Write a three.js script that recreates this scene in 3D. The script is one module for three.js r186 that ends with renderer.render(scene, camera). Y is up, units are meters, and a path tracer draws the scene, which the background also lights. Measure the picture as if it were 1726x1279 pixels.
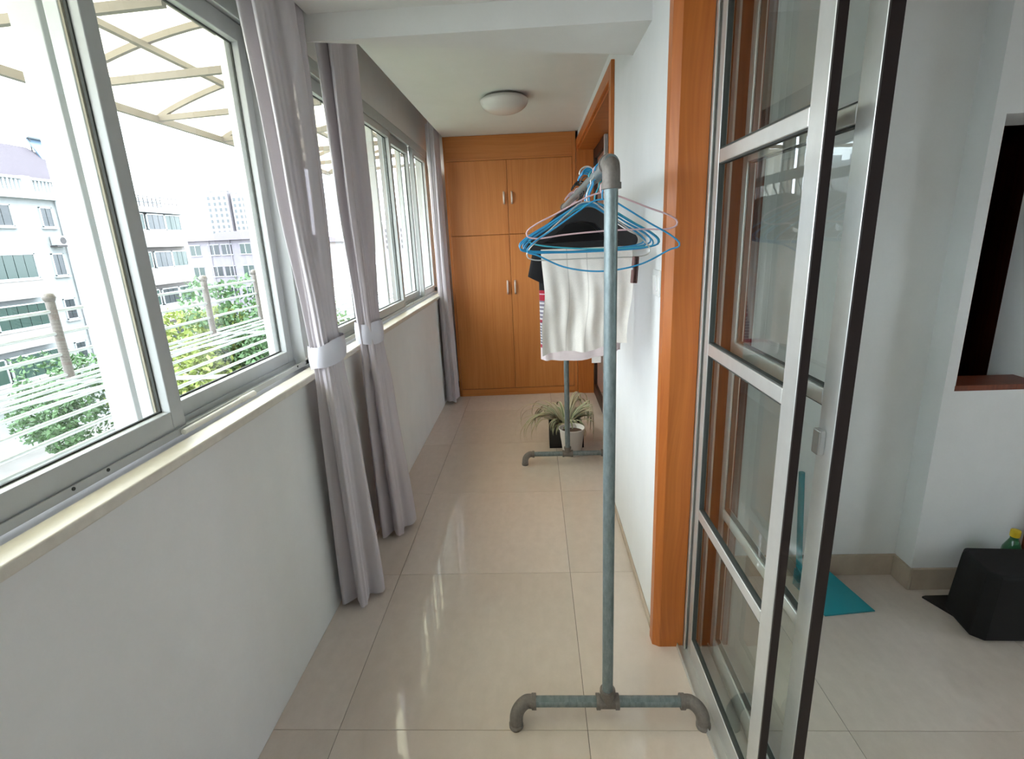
import * as THREE from 'three';
import { RoundedBoxGeometry } from 'three/addons/geometries/RoundedBoxGeometry.js';
import { mergeGeometries } from 'three/addons/utils/BufferGeometryUtils.js';
import { ImprovedNoise } from 'three/addons/math/ImprovedNoise.js';

// ------------------------------------------------------------------ camera, sky, sun, exposure
const scene = new THREE.Scene();
const camera = new THREE.PerspectiveCamera(72.405, 1726 / 1279, 0.05, 600);
camera.rotation.order = 'YXZ';
camera.position.set(0, 1.5, 0);
camera.rotation.set(THREE.MathUtils.degToRad(-15.168), THREE.MathUtils.degToRad(2.909), THREE.MathUtils.degToRad(-2.524));
scene.add(camera);
const renderer = new THREE.WebGLRenderer({ antialias: true });
renderer.toneMapping = THREE.LinearToneMapping;
renderer.toneMappingExposure = 2.85;
renderer.shadowMap.enabled = true;
renderer.shadowMap.type = THREE.PCFSoftShadowMap;
scene.background = new THREE.Color().setRGB(0.92, 0.97, 1.08);   // overcast sky
scene.backgroundIntensity = 3.6;
const sun = new THREE.DirectionalLight(0xfffaf0, 1.0);            // veiled sun, high behind the house
sun.position.set(24, 34, -14);
sun.target.position.set(-14, 0, -24);
sun.castShadow = true; sun.shadow.radius = 12; sun.shadow.mapSize.set(2048, 2048);
Object.assign(sun.shadow.camera, { left: -70, right: 70, top: 70, bottom: -70, near: 1, far: 220 });
scene.add(sun, sun.target);

// ------------------------------------------------------------------ helpers
let seed = 7;
const rnd = () => { seed = (seed * 1664525 + 1013904223) >>> 0; return seed / 4294967296; };
const rr = (a, b) => a + (b - a) * rnd();
const noise = new ImprovedNoise();
const taken = {};
function numbered(n) { const k = taken[n] = (taken[n] ?? -1) + 1; return k ? n + '_' + String(k).padStart(3, '0') : n; }
function metric(g, turn) {                         // uv in metres by the way a face points
  g = g.index ? g.toNonIndexed() : g;
  const p = g.attributes.position, n = g.attributes.normal, uv = new Float32Array(p.count * 2);
  for (let i = 0; i < p.count; i += 3) {
    let ax = 0, ay = 0, az = 0;
    for (let k = 0; k < 3; k++) { ax += Math.abs(n.getX(i + k)); ay += Math.abs(n.getY(i + k)); az += Math.abs(n.getZ(i + k)); }
    for (let k = 0; k < 3; k++) {
      const x = p.getX(i + k), y = p.getY(i + k), z = p.getZ(i + k);
      let u, v;
      if (ax >= ay && ax >= az) { u = z; v = y; } else if (ay >= az) { u = x; v = z; } else { u = x; v = y; }
      uv[(i + k) * 2] = turn ? v : u; uv[(i + k) * 2 + 1] = turn ? u : v;
    }
  }
  g.setAttribute('uv', new THREE.BufferAttribute(uv, 2));
  return g;
}
const clean = (g) => { for (const k of Object.keys(g.attributes)) if (!['position', 'normal', 'uv', 'color'].includes(k)) g.deleteAttribute(k); return g.index ? g.toNonIndexed() : g; };
function merge(list) { return list.length === 1 ? list[0] : mergeGeometries(list.map(clean)); }
function obj(name, geos, m, parent = scene, turn) {
  const g = metric(merge(Array.isArray(geos) ? geos : [geos]), turn);
  const o = new THREE.Mesh(g, m);
  o.name = parent === scene ? numbered(name) : name;
  o.castShadow = o.receiveShadow = true;
  parent.add(o);
  return o;
}
function raw(name, g, m, parent = scene) { const o = new THREE.Mesh(g, m); o.name = parent === scene ? numbered(name) : name; o.castShadow = o.receiveShadow = true; parent.add(o); return o; }
function tag(o, label, category, group) { o.userData = { label, category }; if (group) o.userData.group = group; return o; }
function thing(name, label, category, pos = [0, 0, 0], turn = 0, group) {
  const o = new THREE.Group(); o.name = numbered(name); o.position.set(...pos); o.rotation.y = turn; scene.add(o);
  return tag(o, label, category, group);
}
function struct(name, geos, m, label, category, turn) { const o = obj(name, geos, m, scene, turn); o.userData = { kind: 'structure', label, category }; return o; }
function sgroup(name, label, category, pos = [0, 0, 0]) { const o = thing(name, label, category, pos); o.userData.kind = 'structure'; return o; }
// box from corner to corner, edges rounded by r
function bx(x0, x1, y0, y1, z0, z1, r = 0) {
  const w = Math.abs(x1 - x0), h = Math.abs(y1 - y0), d = Math.abs(z1 - z0);
  const g = r ? new RoundedBoxGeometry(w, h, d, 1, Math.min(r, w / 2.1, h / 2.1, d / 2.1)) : new THREE.BoxGeometry(w, h, d);
  g.translate((x0 + x1) / 2, (y0 + y1) / 2, (z0 + z1) / 2);
  return clean(g);
}
function tube(points, r, seg = 48, rad = 8, closed = false) { return clean(new THREE.TubeGeometry(new THREE.CatmullRomCurve3(points.map((p) => new THREE.Vector3(...p)), closed, 'centripetal'), seg, r, rad, closed)); }
function rod(a, b, r, rad = 10) {
  const A = new THREE.Vector3(...a), B = new THREE.Vector3(...b), d = B.clone().sub(A), g = new THREE.CylinderGeometry(r, r, d.length(), rad);
  g.applyQuaternion(new THREE.Quaternion().setFromUnitVectors(new THREE.Vector3(0, 1, 0), d.clone().normalize()));
  g.translate((a[0] + b[0]) / 2, (a[1] + b[1]) / 2, (a[2] + b[2]) / 2);
  return clean(g);
}
function bar(a, b, w, h) {                          // rectangular bar between two points
  const A = new THREE.Vector3(...a), B = new THREE.Vector3(...b), d = B.clone().sub(A), g = new THREE.BoxGeometry(w, h, d.length());
  const m = new THREE.Matrix4().lookAt(B, A, new THREE.Vector3(0, 1, 0));
  g.applyMatrix4(m); g.translate((a[0] + b[0]) / 2, (a[1] + b[1]) / 2, (a[2] + b[2]) / 2);
  return clean(g);
}
function lathe(pts, seg = 40) { return clean(new THREE.LatheGeometry(pts.map((p) => new THREE.Vector2(...p)), seg)); }
function prism(poly, y0, y1) {                      // plan polygon [x, z] from y0 to y1
  const s = new THREE.Shape(poly.map(([x, z]) => new THREE.Vector2(x, -z)));
  const g = new THREE.ExtrudeGeometry(s, { depth: y1 - y0, bevelEnabled: false });
  g.rotateX(-Math.PI / 2); g.translate(0, y0, 0);
  return clean(g);
}

// ------------------------------------------------------------------ textures and materials
function tex(w, h, fn, srgb = true, repeat = [1, 1]) {
  const d = new Uint8Array(w * h * 4);
  for (let y = 0; y < h; y++) for (let x = 0; x < w; x++) {
    const c = fn(x / w, y / h, x, y), i = (y * w + x) * 4;
    for (let k = 0; k < 3; k++) d[i + k] = Math.max(0, Math.min(255, c[k]));
    d[i + 3] = 255;
  }
  const t = new THREE.DataTexture(d, w, h, THREE.RGBAFormat);
  t.wrapS = t.wrapT = THREE.RepeatWrapping; t.magFilter = THREE.LinearFilter; t.minFilter = THREE.LinearMipmapLinearFilter; t.generateMipmaps = true;
  if (srgb) t.colorSpace = THREE.SRGBColorSpace;
  t.repeat.set(...repeat); t.needsUpdate = true;
  return t;
}
const per = (u, v, f, s = 0) => noise.noise(Math.cos(u * 6.2832) * f + s, Math.sin(u * 6.2832) * f + v * 0.0 + s * 2.1, Math.cos(v * 6.2832) * f) + noise.noise(Math.sin(v * 6.2832) * f + 7.3 + s, Math.cos(u * 6.2832) * f, Math.sin(u * 6.2832) * f);
function woodTex(base, dark, s) {                   // grain along v
  return tex(512, 512, (u, v) => {
    const warp = 0.02 * per(u, v, 0.6, s);
    const g1 = noise.noise((u + warp) * 60, Math.cos(v * 6.2832) * 0.7, s) , g2 = noise.noise((u + warp * 2) * 160, Math.sin(v * 6.2832) * 1.6, s + 5), g3 = noise.noise((u + warp) * 14, Math.cos(v * 6.2832) * 0.5, s + 9);
    const t = Math.max(0, Math.min(1, 0.42 + g1 * 0.3 + g2 * 0.28 + g3 * 0.42));
    return [0, 1, 2].map((k) => base[k] + (dark[k] - base[k]) * t);
  }, true, [1 / 0.9, 1 / 1.6]);
}
function speck(base, amp, f, w = 256, rep = 1, tint = [1, 1, 1]) {
  return tex(w, w, (u, v) => { const n = per(u, v, f, 3) * 0.6 + per(u, v, f * 3, 8) * 0.3 + (rnd() - 0.5) * 0.35; return base.map((b, k) => b + n * amp * tint[k]); }, true, [rep, rep]);
}
const bumpPl = tex(256, 256, (u, v) => { const n = 128 + per(u, v, 4, 1) * 30 + (rnd() - 0.5) * 40; return [n, n, n]; }, false, [2.5, 2.5]);
const std = (o) => new THREE.MeshStandardMaterial(o);
const phy = (o) => new THREE.MeshPhysicalMaterial(o);
const M = {
  wall: std({ map: speck([233, 233, 232], 3, 2, 256, 0.7), roughness: 0.82, bumpMap: bumpPl, bumpScale: 0.0006 }),
  ceil: std({ map: speck([232, 231, 229], 2.5, 2, 256, 0.7), roughness: 0.9, bumpMap: bumpPl, bumpScale: 0.0004 }),
  tile: [0, 1, 2].map((k) => phy({ map: speck([[217, 203, 191], [214, 200, 188], [219, 205, 194]][k], 5, 2.2 + k, 256, 1.25), roughness: 0.03, ior: 1.62 })),
  grout: std({ color: '#6f655a', roughness: 0.9 }),
  skirt: phy({ map: speck([188, 172, 154], 6, 2, 128, 2), roughness: 0.2 }),
  wood: std({ map: woodTex([202, 120, 54], [170, 90, 34], 2), roughness: 0.36 }),
  woodDoor: std({ map: woodTex([212, 138, 74], [190, 112, 52], 4), roughness: 0.4 }),
  woodRed: std({ map: woodTex([128, 62, 34], [88, 40, 22], 6), roughness: 0.4 }),
  woodDark: std({ map: woodTex([52, 28, 19], [32, 17, 12], 8), roughness: 0.45 }),
  pvc: phy({ map: speck([184, 187, 187], 3, 2, 128, 2), roughness: 0.34 }),
  seal: std({ color: '#3b3d3a', roughness: 0.8 }),
  felt: std({ color: '#8d8676', roughness: 0.95 }),
  stone: phy({ map: speck([216, 210, 199], 8, 3, 256, 2.5), roughness: 0.4 }),
  glass: phy({ color: '#f4fbf9', transmission: 1, thickness: 0, roughness: 0, ior: 1.5 }),
  doorGlass: phy({ color: '#eef6f3', transmission: 1, thickness: 0, roughness: 0.0, ior: 1.52 }),
  alu: phy({ map: speck([205, 205, 202], 4, 2, 128, 3), metalness: 0.55, roughness: 0.36 }),
  aluDark: std({ color: '#231a1a', roughness: 0.45, metalness: 0.2 }),
  steel: std({ color: '#c8c9c8', metalness: 0.9, roughness: 0.25 }),
  curtain: phy({ map: tex(128, 128, (u, v, x, y) => { const n = (x % 2 ? 3 : -3) + (y % 3 ? 1 : -2) + (rnd() - 0.5) * 6; return [206 + n, 198 + n, 203 + n]; }, true, [9, 9]), roughness: 0.55, transmission: 0.12, thickness: 0, sheen: 0.35, sheenRoughness: 0.4, sheenColor: new THREE.Color('#dcd6da'), side: THREE.DoubleSide }),
  tie: phy({ map: speck([205, 203, 212], 4, 4, 64, 8), roughness: 0.5, sheen: 0.3, side: THREE.DoubleSide }),
  pipe: std({ map: tex(128, 128, (u, v) => { const n = per(u, v, 2, 4) * 12 + per(u, v, 6, 2) * 8 + (rnd() - 0.5) * 8; return [128 + n, 140 + n, 142 + n]; }, true, [6, 3]), metalness: 0.45, roughness: 0.42 }),
  fitting: std({ map: speck([126, 119, 114], 12, 3, 128, 9), metalness: 0.35, roughness: 0.55 }),
  opal: phy({ map: speck([224, 219, 216], 2, 2, 64, 3), roughness: 0.3, clearcoat: 0.4 }),
  chromeDull: std({ color: '#8d8a86', metalness: 0.8, roughness: 0.35 }),
  handle: phy({ color: '#e0cfc0', roughness: 0.3, metalness: 0.35 }),
  potWhite: phy({ map: speck([226, 220, 214], 3, 2, 64, 4), roughness: 0.45 }),
  black: std({ map: speck([9, 8, 10], 3, 4, 128, 4), roughness: 0.85 }),
  blackPl: std({ color: '#1d1c1e', roughness: 0.4 }),
  soil: std({ map: speck([84, 62, 48], 26, 9, 128, 6), roughness: 1 }),
  teal: phy({ color: '#178a96', roughness: 0.35 }),
  mat: std({ map: speck([38, 31, 28], 10, 6, 128, 5), roughness: 1 }),
  bottle: phy({ color: '#4f9a6a', transmission: 0.7, thickness: 0, roughness: 0.1, ior: 1.5 }),
  cap: std({ color: '#d8b62a', roughness: 0.45 }),
  blue: phy({ color: '#2f8fc0', roughness: 0.35 }),
  teal2: phy({ color: '#3fa6b8', roughness: 0.35 }),
  pink: phy({ color: '#d9b6bd', roughness: 0.4 }),
  wireSilver: std({ color: '#c9c9c6', roughness: 0.3, metalness: 0.7 }),
  wireDark: std({ color: '#5d6468', roughness: 0.4, metalness: 0.4 }),
  peg: std({ map: speck([98, 58, 52], 10, 3, 64, 20), roughness: 0.5 }),
  rodWhite: phy({ color: '#e9e7e0', roughness: 0.35 }),
  switchPl: phy({ color: '#e8e8e4', roughness: 0.35 }),
};
const outdoor = {
  steel: std({ color: '#b4b8b6', roughness: 0.4, metalness: 0.25 }),
  post: std({ map: speck([112, 106, 100], 16, 5, 128, 6), roughness: 0.6, metalness: 0.2 }),
  frame: std({ color: '#857e78', roughness: 0.5, metalness: 0.15 }),
  sheet: phy({ color: '#efe4c2', transmission: 0.8, thickness: 0, roughness: 0.9, side: THREE.DoubleSide }),
  wallA: std({ map: speck([124, 128, 128], 6, 3, 256, 0.15), roughness: 0.9 }),
  wallB: std({ map: speck([132, 128, 125], 6, 3, 256, 0.15), roughness: 0.9 }),
  wallC: std({ map: speck([122, 118, 124], 7, 3, 256, 0.1), roughness: 0.9 }),
  wallT: std({ map: speck([140, 136, 140], 6, 3, 128, 0.1), roughness: 0.9 }),
  paneT: phy({ color: '#474d4e', roughness: 0.2 }),
  white: std({ color: '#9a9ea0', roughness: 0.6 }),
  pane: phy({ color: '#242b2e', roughness: 0.12 }),
  paneB: phy({ color: '#20352f', roughness: 0.12 }),
  roof: std({ map: speck([72, 66, 72], 12, 5, 128, 0.6), roughness: 0.9 }),
  dark: std({ color: '#3a3839', roughness: 0.8 }),
  ground: std({ map: speck([112, 110, 106], 10, 4, 256, 0.05), roughness: 1 }),
  lawn: std({ map: speck([92, 98, 74], 14, 6, 256, 0.12), roughness: 1 }),
  trunk: std({ color: '#5b4a3a', roughness: 1 }),
  solar: phy({ color: '#4a5c6c', roughness: 0.2 }),
};
const leafMat = [['#5f7a34', 1], ['#45643a', 2], ['#7c8a40', 3]].map(([c]) => phy({ color: c, roughness: 0.7, transmission: 0.25, thickness: 0, side: THREE.DoubleSide }));

// ------------------------------------------------------------------ the room
const WL = -0.89, WR = 0.418, ZC = -5.55, ZB = 1.4;
{ // floor: polished square tiles on a bed of grout
  const f = sgroup('floor', 'polished beige floor of large square tiles with thin dark joints', 'floor');
  obj('bed', bx(-1.1, 4.5, -0.2, -0.0025, ZC - 0.3, 2.6), M.grout, f);
  const G = 0.0016, xs = [WL, -0.672, 0.124, 0.921, 1.718, 2.515, 3.312, 4.11, 4.5], zs = [];
  for (let z = 2.6; z > -6; z -= 0.798) zs.push(z);
  const off = -1.29 - zs.reduce((a, b) => (Math.abs(b + 1.29) < Math.abs(a + 1.29) ? b : a), 99);
  const zz = zs.map((z) => z + off);
  let k = 0;
  for (let i = 0; i < xs.length - 1; i++) for (let j = 0; j < zz.length - 1; j++) {
    const z1 = Math.min(zz[j], 2.6), z0 = Math.max(zz[j + 1], ZC);
    if (z1 - z0 < 0.05) continue;
    const g = bx(xs[i] + G / 2, xs[i + 1] - G / 2, -0.012, 0, z0 + G / 2, z1 - G / 2, 0.0009);
    obj('tile', g, M.tile[(k++ * 7 + i) % 3], f);
  }
}
{ // walls
  const wl = sgroup('wall_left', 'white plastered wall below and above the balcony windows', 'wall');
  obj('parapet', bx(-1.09, WL, -0.1, 1.004, ZC - 0.1, ZB), M.wall, wl);
  obj('lintel', bx(-1.09, -0.955, 2.31, 2.62, ZC - 0.1, ZB), M.wall, wl);
  obj('pier', bx(-1.2, -0.92, 1.0, 2.18, ZC - 0.1, -5.13), M.wall, wl);
  obj('pier', bx(-1.09, -0.92, 1.0, 2.4, 1.25, ZB), M.wall, wl);
  const wr = sgroup('wall_right', 'white plastered wall between the two wood framed doorways', 'wall');
  obj('wall_panel', bx(WR, WR + 0.24, -0.1, 2.62, -2.86, -1.67), M.wall, wr);
  obj('wall_panel', bx(WR, WR + 0.24, 2.3, 2.62, ZC, -2.86), M.wall, wr);
  obj('wall_panel', bx(WR, WR + 0.24, -0.1, 2.62, ZC, -4.96), M.wall, wr);
  obj('wall_panel', bx(WR, WR + 0.24, 2.24, 2.62, -1.67, ZB), M.wall, wr);
  struct('wall_back', bx(-1.09, 0.66, -0.1, 2.62, ZC - 0.12, ZC), M.wall, 'white end wall behind the tall wooden cabinet', 'wall');
  struct('wall_front', bx(-1.09, 0.42, -0.1, 2.62, ZB, ZB + 0.12), M.wall, 'white end wall of the balcony opposite the cabinet', 'wall');
  const wn = sgroup('wall_living', 'grey white living room wall with a step and a recessed hatch', 'wall');
  obj('wall_panel', bx(0.658, 1.54, -0.1, 2.62, -2.2, -2.055), M.wall, wn);
  obj('wall_panel', bx(1.54, 1.58, -0.1, 2.62, -2.2, -1.952), M.wall, wn);
  obj('wall_panel', bx(1.58, 1.9, -0.1, 0.87, -2.085, -1.952), M.wall, wn);
  obj('wall_panel', bx(1.58, 1.9, -0.1, 0.62, -2.2, -2.085), M.wall, wn);
  obj('wall_panel', bx(1.58, 1.9, 1.83, 2.62, -2.2, -1.952), M.wall, wn);
  obj('wall_panel', bx(1.9, 4.5, -0.1, 2.62, -2.2, -1.952), M.wall, wn);
  struct('wall_side', bx(0.6, 0.66, -0.1, 2.62, -2.2, -1.67), M.wall, 'short white return wall behind the sliding doors', 'wall');
  struct('wall_end', [bx(4.5, 4.62, -0.1, 0.9, -2.2, 2.6), bx(4.5, 4.62, 2.3, 2.62, -2.2, 2.6), bx(4.5, 4.62, 0.9, 2.3, -2.2, -0.45), bx(4.5, 4.62, 0.9, 2.3, 0.45, 2.6), bx(0.3, 4.62, -0.1, 2.62, 2.6, 2.72), bx(0.42, 0.66, -0.1, 2.62, ZB, 2.62)], M.wall, 'white walls closing the living room', 'wall');
  struct('wall_bedroom', [bx(0.66, 3.52, -0.1, 2.62, ZC - 0.12, ZC), bx(3.4, 3.5, -0.1, 1.0, ZC, -2.2), bx(3.4, 3.5, 2.2, 2.62, ZC, -2.2), bx(3.4, 3.5, 1.0, 2.2, ZC, -4.7), bx(3.4, 3.5, 1.0, 2.2, -3.3, -2.2)], M.wall, 'white bedroom walls beyond the wood lined doorway', 'wall');
  // hatch room
  struct('wall_hatch', [bx(1.3, 2.4, 0.6, 2.1, -3.7, -3.6), bx(1.3, 1.36, 0.6, 2.1, -3.6, -2.2), bx(2.4, 2.46, 0.6, 2.1, -3.7, -2.2), bx(1.3, 2.46, 0.55, 0.62, -3.7, -2.2), bx(1.3, 2.46, 2.1, 2.16, -3.7, -2.2)], M.woodRed, 'brown wood lined space inside the recessed hatch', 'wall');
  struct('ceiling', bx(-1.2, 4.7, 2.62, 2.8, ZC - 0.3, 2.8), M.wall, 'high white living room ceiling slab over all rooms', 'ceiling');
}
{ // ceilings
  struct('ceiling', bx(-0.772, WR, 2.39, 2.62, ZC, -2.02), M.ceil, 'flat white ceiling around the round lamp', 'ceiling');
  struct('ceiling', bx(-0.745, WR, 2.265, 2.62, -2.0, ZB), M.ceil, 'lower white ceiling beside the wood framed sliding doors', 'ceiling');
  struct('trim_1', prism([[-0.955, -1.995], [WR, -1.995], [WR, -2.34], [-0.74, -2.0], [-0.955, -2.0]], 2.182, 2.62), M.ceil, 'white boxed beam crossing the ceiling over the tied curtains', 'beam');
  struct('trim_2', bx(-0.93, -0.862, 1.004, 1.031, -5.13, 1.25, 0.006), M.stone, 'cream stone window sill along the balcony windows', 'sill');
}
{ // skirting of the living room
  const s = sgroup('baseboard_living', 'beige tile skirting along the stepped living room wall', 'skirting');
  obj('skirting_tile', bx(0.66, 1.545, 0, 0.1, -2.055, -2.043, 0.002), M.skirt, s);
  obj('skirting_tile', bx(1.528, 1.54, 0, 0.1, -2.043, -1.94, 0.002), M.skirt, s);
  obj('skirting_tile', bx(1.541, 1.955, 0, 0.1, -1.952, -1.94, 0.002), M.skirt, s);
  obj('skirting_tile', bx(2.963, 4.5, 0, 0.1, -1.952, -1.94, 0.002), M.skirt, s);
  const r = sgroup('baseboard_right', 'low beige skirting strip under the white wall', 'skirting');
  obj('skirting_tile', bx(WR - 0.008, WR, 0, 0.035, -2.82, -2.26, 0.002), M.skirt, r);
  obj('skirting_tile', bx(WR - 0.008, WR, 0, 0.035, -2.258, -1.695, 0.002), M.skirt, r);
}

// ------------------------------------------------------------------ balcony windows
function sash(win, name, x, z0, z1, y0 = 1.037, y1 = 2.265, S1 = 0.048, S = 0.048) {
  const t = 0.017, s = new THREE.Group(); s.name = name; win.add(s);
  const B = 0.062;
  obj('stile', bx(x - t, x + t, y0, y1, z0, z0 + S, 0.003), M.pvc, s);
  obj('stile', bx(x - t, x + t, y0, y1, z1 - S1, z1, 0.003), M.pvc, s);
  obj('rail', bx(x - t, x + t, y0, y0 + B, z0 + S, z1 - S1, 0.003), M.pvc, s);
  obj('rail', bx(x - t, x + t, y1 - B, y1, z0 + S, z1 - S1, 0.003), M.pvc, s);
  const a = y0 + B, b = y1 - B, q = 0.004;
  const gx0 = x - 0.0135, gx1 = x - 0.007, gx = x - 0.01;
  obj('gasket', [bx(gx0, gx1, a, a + q, z0 + S, z1 - S1), bx(gx0, gx1, b - q, b, z0 + S, z1 - S1), bx(gx0, gx1, a, b, z0 + S, z0 + S + q), bx(gx0, gx1, a, b, z1 - S1 - q, z1 - S1)], M.seal, s);
  const p = new THREE.PlaneGeometry(z1 - z0 - S - S1, b - a); p.rotateY(Math.PI / 2); p.translate(gx, (a + b) / 2, (z0 + S + z1 - S1) / 2);
  obj('pane', p, M.glass, s);
  return s;
}
const XI = -0.982, XO = -1.024;                     // inner and outer track
function windowUnit(name, label, z0, z1) {
  const w = sgroup(name, label, 'window');
  obj('frame', [
    bx(-1.062, -0.957, 1.031, 1.037, z0, z1), bx(-1.062, -1.056, 1.037, 1.062, z0, z1), bx(-1.005, -1.001, 1.037, 1.055, z0, z1), bx(-0.962, -0.957, 1.037, 1.05, z0, z1),
    bx(-1.062, -0.957, 2.27, 2.31, z0, z1, 0.003), bx(-0.965, -0.957, 2.245, 2.272, z0, z1, 0.002),
    bx(-1.062, -0.957, 1.031, 2.31, z1 - 0.045, z1, 0.003), bx(-1.062, -0.957, 1.031, 2.31, z0, z0 + 0.045, 0.003)], M.pvc, w);
  return w;
}
{
  const a = windowUnit('window_1', 'white sliding window with a grey stile before the tied curtain', -2.105, 1.25);
  sash(a, 'sash', XO, -2.062, -1.25); obj('brush_strip', bx(-1.005, -1.0, 1.05, 2.25, -1.262, -1.25), M.felt, a); obj('outer_post', bx(-1.135, -1.064, 1.0, 2.31, -1.3, -1.262, 0.003), M.pvc, a); sash(a, 'sash', XI, -1.304, -0.53); sash(a, 'sash', XI, -0.53, 0.31); sash(a, 'sash', XO, 0.28, 1.2);
  for (const z of [-1.02, -0.93, -1.98]) obj('drain_plug', rod([-0.958, 1.044, z], [-0.955, 1.044, z], 0.004), M.seal, a);
  const b = windowUnit('window_2', 'white sliding window behind the far curtains beside the cabinet', -5.13, -2.105);
  sash(b, 'sash', XO, -2.98, -2.15); sash(b, 'sash', XI, -3.86, -2.95); sash(b, 'sash', XO, -4.58, -3.8); sash(b, 'sash', XI, -5.085, -4.55);
  obj('corner_latch', bx(-0.957, -0.935, 1.05, 1.085, -5.02, -4.99, 0.004), M.seal, b);
  for (const [z, d] of [[-3.76, 0.06], [-4.5, 0.04]]) obj('outer_post', bx(-1.064 - d, -1.064, 1.0, 2.31, z - 0.04, z, 0.003), M.pvc, b);
  // outer posts that carry the frame at the joint of the two windows
  struct('trim_3', bx(-1.09, -1.064, 1.0, 2.31, -2.19, -2.03), M.wall, 'pale outer post between the two balcony windows', 'post');
}
function roomWindow(w, x, z0, z1, y0, y1) {
  const f = 0.05, m = (z0 + z1) / 2;
  obj('frame', [bx(x - 0.03, x + 0.03, y0, y0 + f, z0, z1), bx(x - 0.03, x + 0.03, y1 - f, y1, z0, z1), bx(x - 0.03, x + 0.03, y0 + f, y1 - f, z0, z0 + f), bx(x - 0.03, x + 0.03, y0 + f, y1 - f, z1 - f, z1), bx(x - 0.03, x + 0.03, y0 + f, y1 - f, m - f / 2, m + f / 2)], M.pvc, w);
  for (const [a, b] of [[z0 + f, m - f / 2], [m + f / 2, z1 - f]]) { const p = new THREE.PlaneGeometry(b - a, y1 - y0 - 2 * f); p.rotateY(Math.PI / 2); p.translate(x, (y0 + y1) / 2, (a + b) / 2); obj('pane', p, M.glass, w); }
}
{ // windows across the living room and the bedroom
  const w = sgroup('window_3', 'white window across the living room facing the balcony', 'window');
  roomWindow(w, 4.55, -0.45, 0.45, 0.9, 2.3);
  const v = sgroup('window_4', 'white bedroom window across from the wood lined doorway', 'window');
  roomWindow(v, 3.45, -4.7, -3.3, 1.0, 2.2);
}
{ const s = thing('plastic_rod', 'thin white rod lying on the stone window sill', 'rod', [-0.945, 1.041, -1.5]);
  obj('shaft', rod([0, 0, -0.04], [0, 0, 0.24], 0.008, 12), M.rodWhite, s);
  obj('sleeve', [rod([0, 0, -0.12], [0, 0, -0.035], 0.0095, 14), rod([0, 0, -0.06], [0, 0, -0.05], 0.0105, 14)], M.rodWhite, s);
}

// ------------------------------------------------------------------ near doorway: wood lining and sliding glass doors
{
  const t = sgroup('trim_4', 'orange wood door lining at the end of the white wall', 'door frame');
  const jamb = prism([[0.402, -1.69], [0.402, -1.648], [0.426, -1.634], [0.53, -1.634], [0.53, -1.67], [0.425, -1.69]], 0, 2.265);
  obj('jamb', jamb, M.wood, t);
  obj('lining', bx(0.53, 0.68, 0, 2.265, -1.672, -1.64, 0.002), M.woodRed, t);
  obj('head', bx(0.402, 0.68, 2.235, 2.264, -1.63, ZB), M.wood, t, true);
  const f = sgroup('trim_5', 'grey aluminium floor track of the sliding glass doors', 'track');
  obj('track_bed', bx(0.488, 0.648, 0, 0.006, -1.634, ZB - 0.01, 0.001), M.alu, f);
  for (const x of [0.492, 0.524, 0.566, 0.604, 0.643]) obj('track_ridge', bx(x - 0.002, x + 0.002, 0.006, 0.016, -1.634, ZB - 0.01), M.alu, f);
  obj('side_channel', [bx(0.512, 0.517, 0.006, 2.235, -1.634, -1.612, 0.001), bx(0.512, 0.545, 0.006, 2.235, -1.634, -1.626), bx(0.566, 0.572, 0.006, 2.235, -1.634, -1.606)], M.alu, f);
}
function glassDoor(name, label, x, z0, z1, t) {
  const d = sgroup(name, label, 'glass door'), S = 0.06, y0 = 0.018, y1 = 2.225, R = [[y0, y0 + 0.07], [0.572, 0.607], [1.132, 1.168], [1.678, 1.714], [y1 - 0.06, y1]];
  obj('stile', bx(x - t, x + t, y0, y1, z0, z0 + 0.034, 0.002), M.alu, d);
  obj('stile', bx(x - t, x + t, y0, y1, z1 - S, z1 - 0.002, 0.003), M.alu, d);
  obj('edge_strip', [bx(x - t + 0.0015, x + t, y0, y1, z1 - 0.004, z1 + 0.003)], M.aluDark, d);
  for (const [a, b] of R) obj('rail', bx(x - t, x + t, a, b, z0 + 0.034, z1 - S, 0.003), M.alu, d);
  for (let i = 0; i < 4; i++) {
    const a = R[i][1], b = R[i + 1][0], zz0 = z0 + 0.034, zz1 = z1 - S, q = 0.004;
    const p = new THREE.PlaneGeometry(zz1 - zz0, b - a); p.rotateY(Math.PI / 2); p.translate(x, (a + b) / 2, (zz0 + zz1) / 2);
    obj('pane', p, M.doorGlass, d);
    obj('glazing_bead', [bx(x - 0.007, x + 0.007, a, a + q, zz0, zz1), bx(x - 0.007, x + 0.007, b - q, b, zz0, zz1), bx(x - 0.007, x + 0.007, a, b, zz0, zz0 + q)], M.seal, d);
  }
  return d;
}
{
  glassDoor('door_1', 'silver framed glass sliding door next to the orange wood lining', 0.53, -1.604, -1.024, 0.0095);
  const d2 = glassDoor('door_2', 'silver framed glass sliding door stacked on the living room side', 0.613, -1.604, -1.014, 0.0125);
  obj('latch', [bx(0.585, 0.6, 1.03, 1.085, -1.066, -1.04, 0.003)], M.steel, d2);
}
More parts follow.
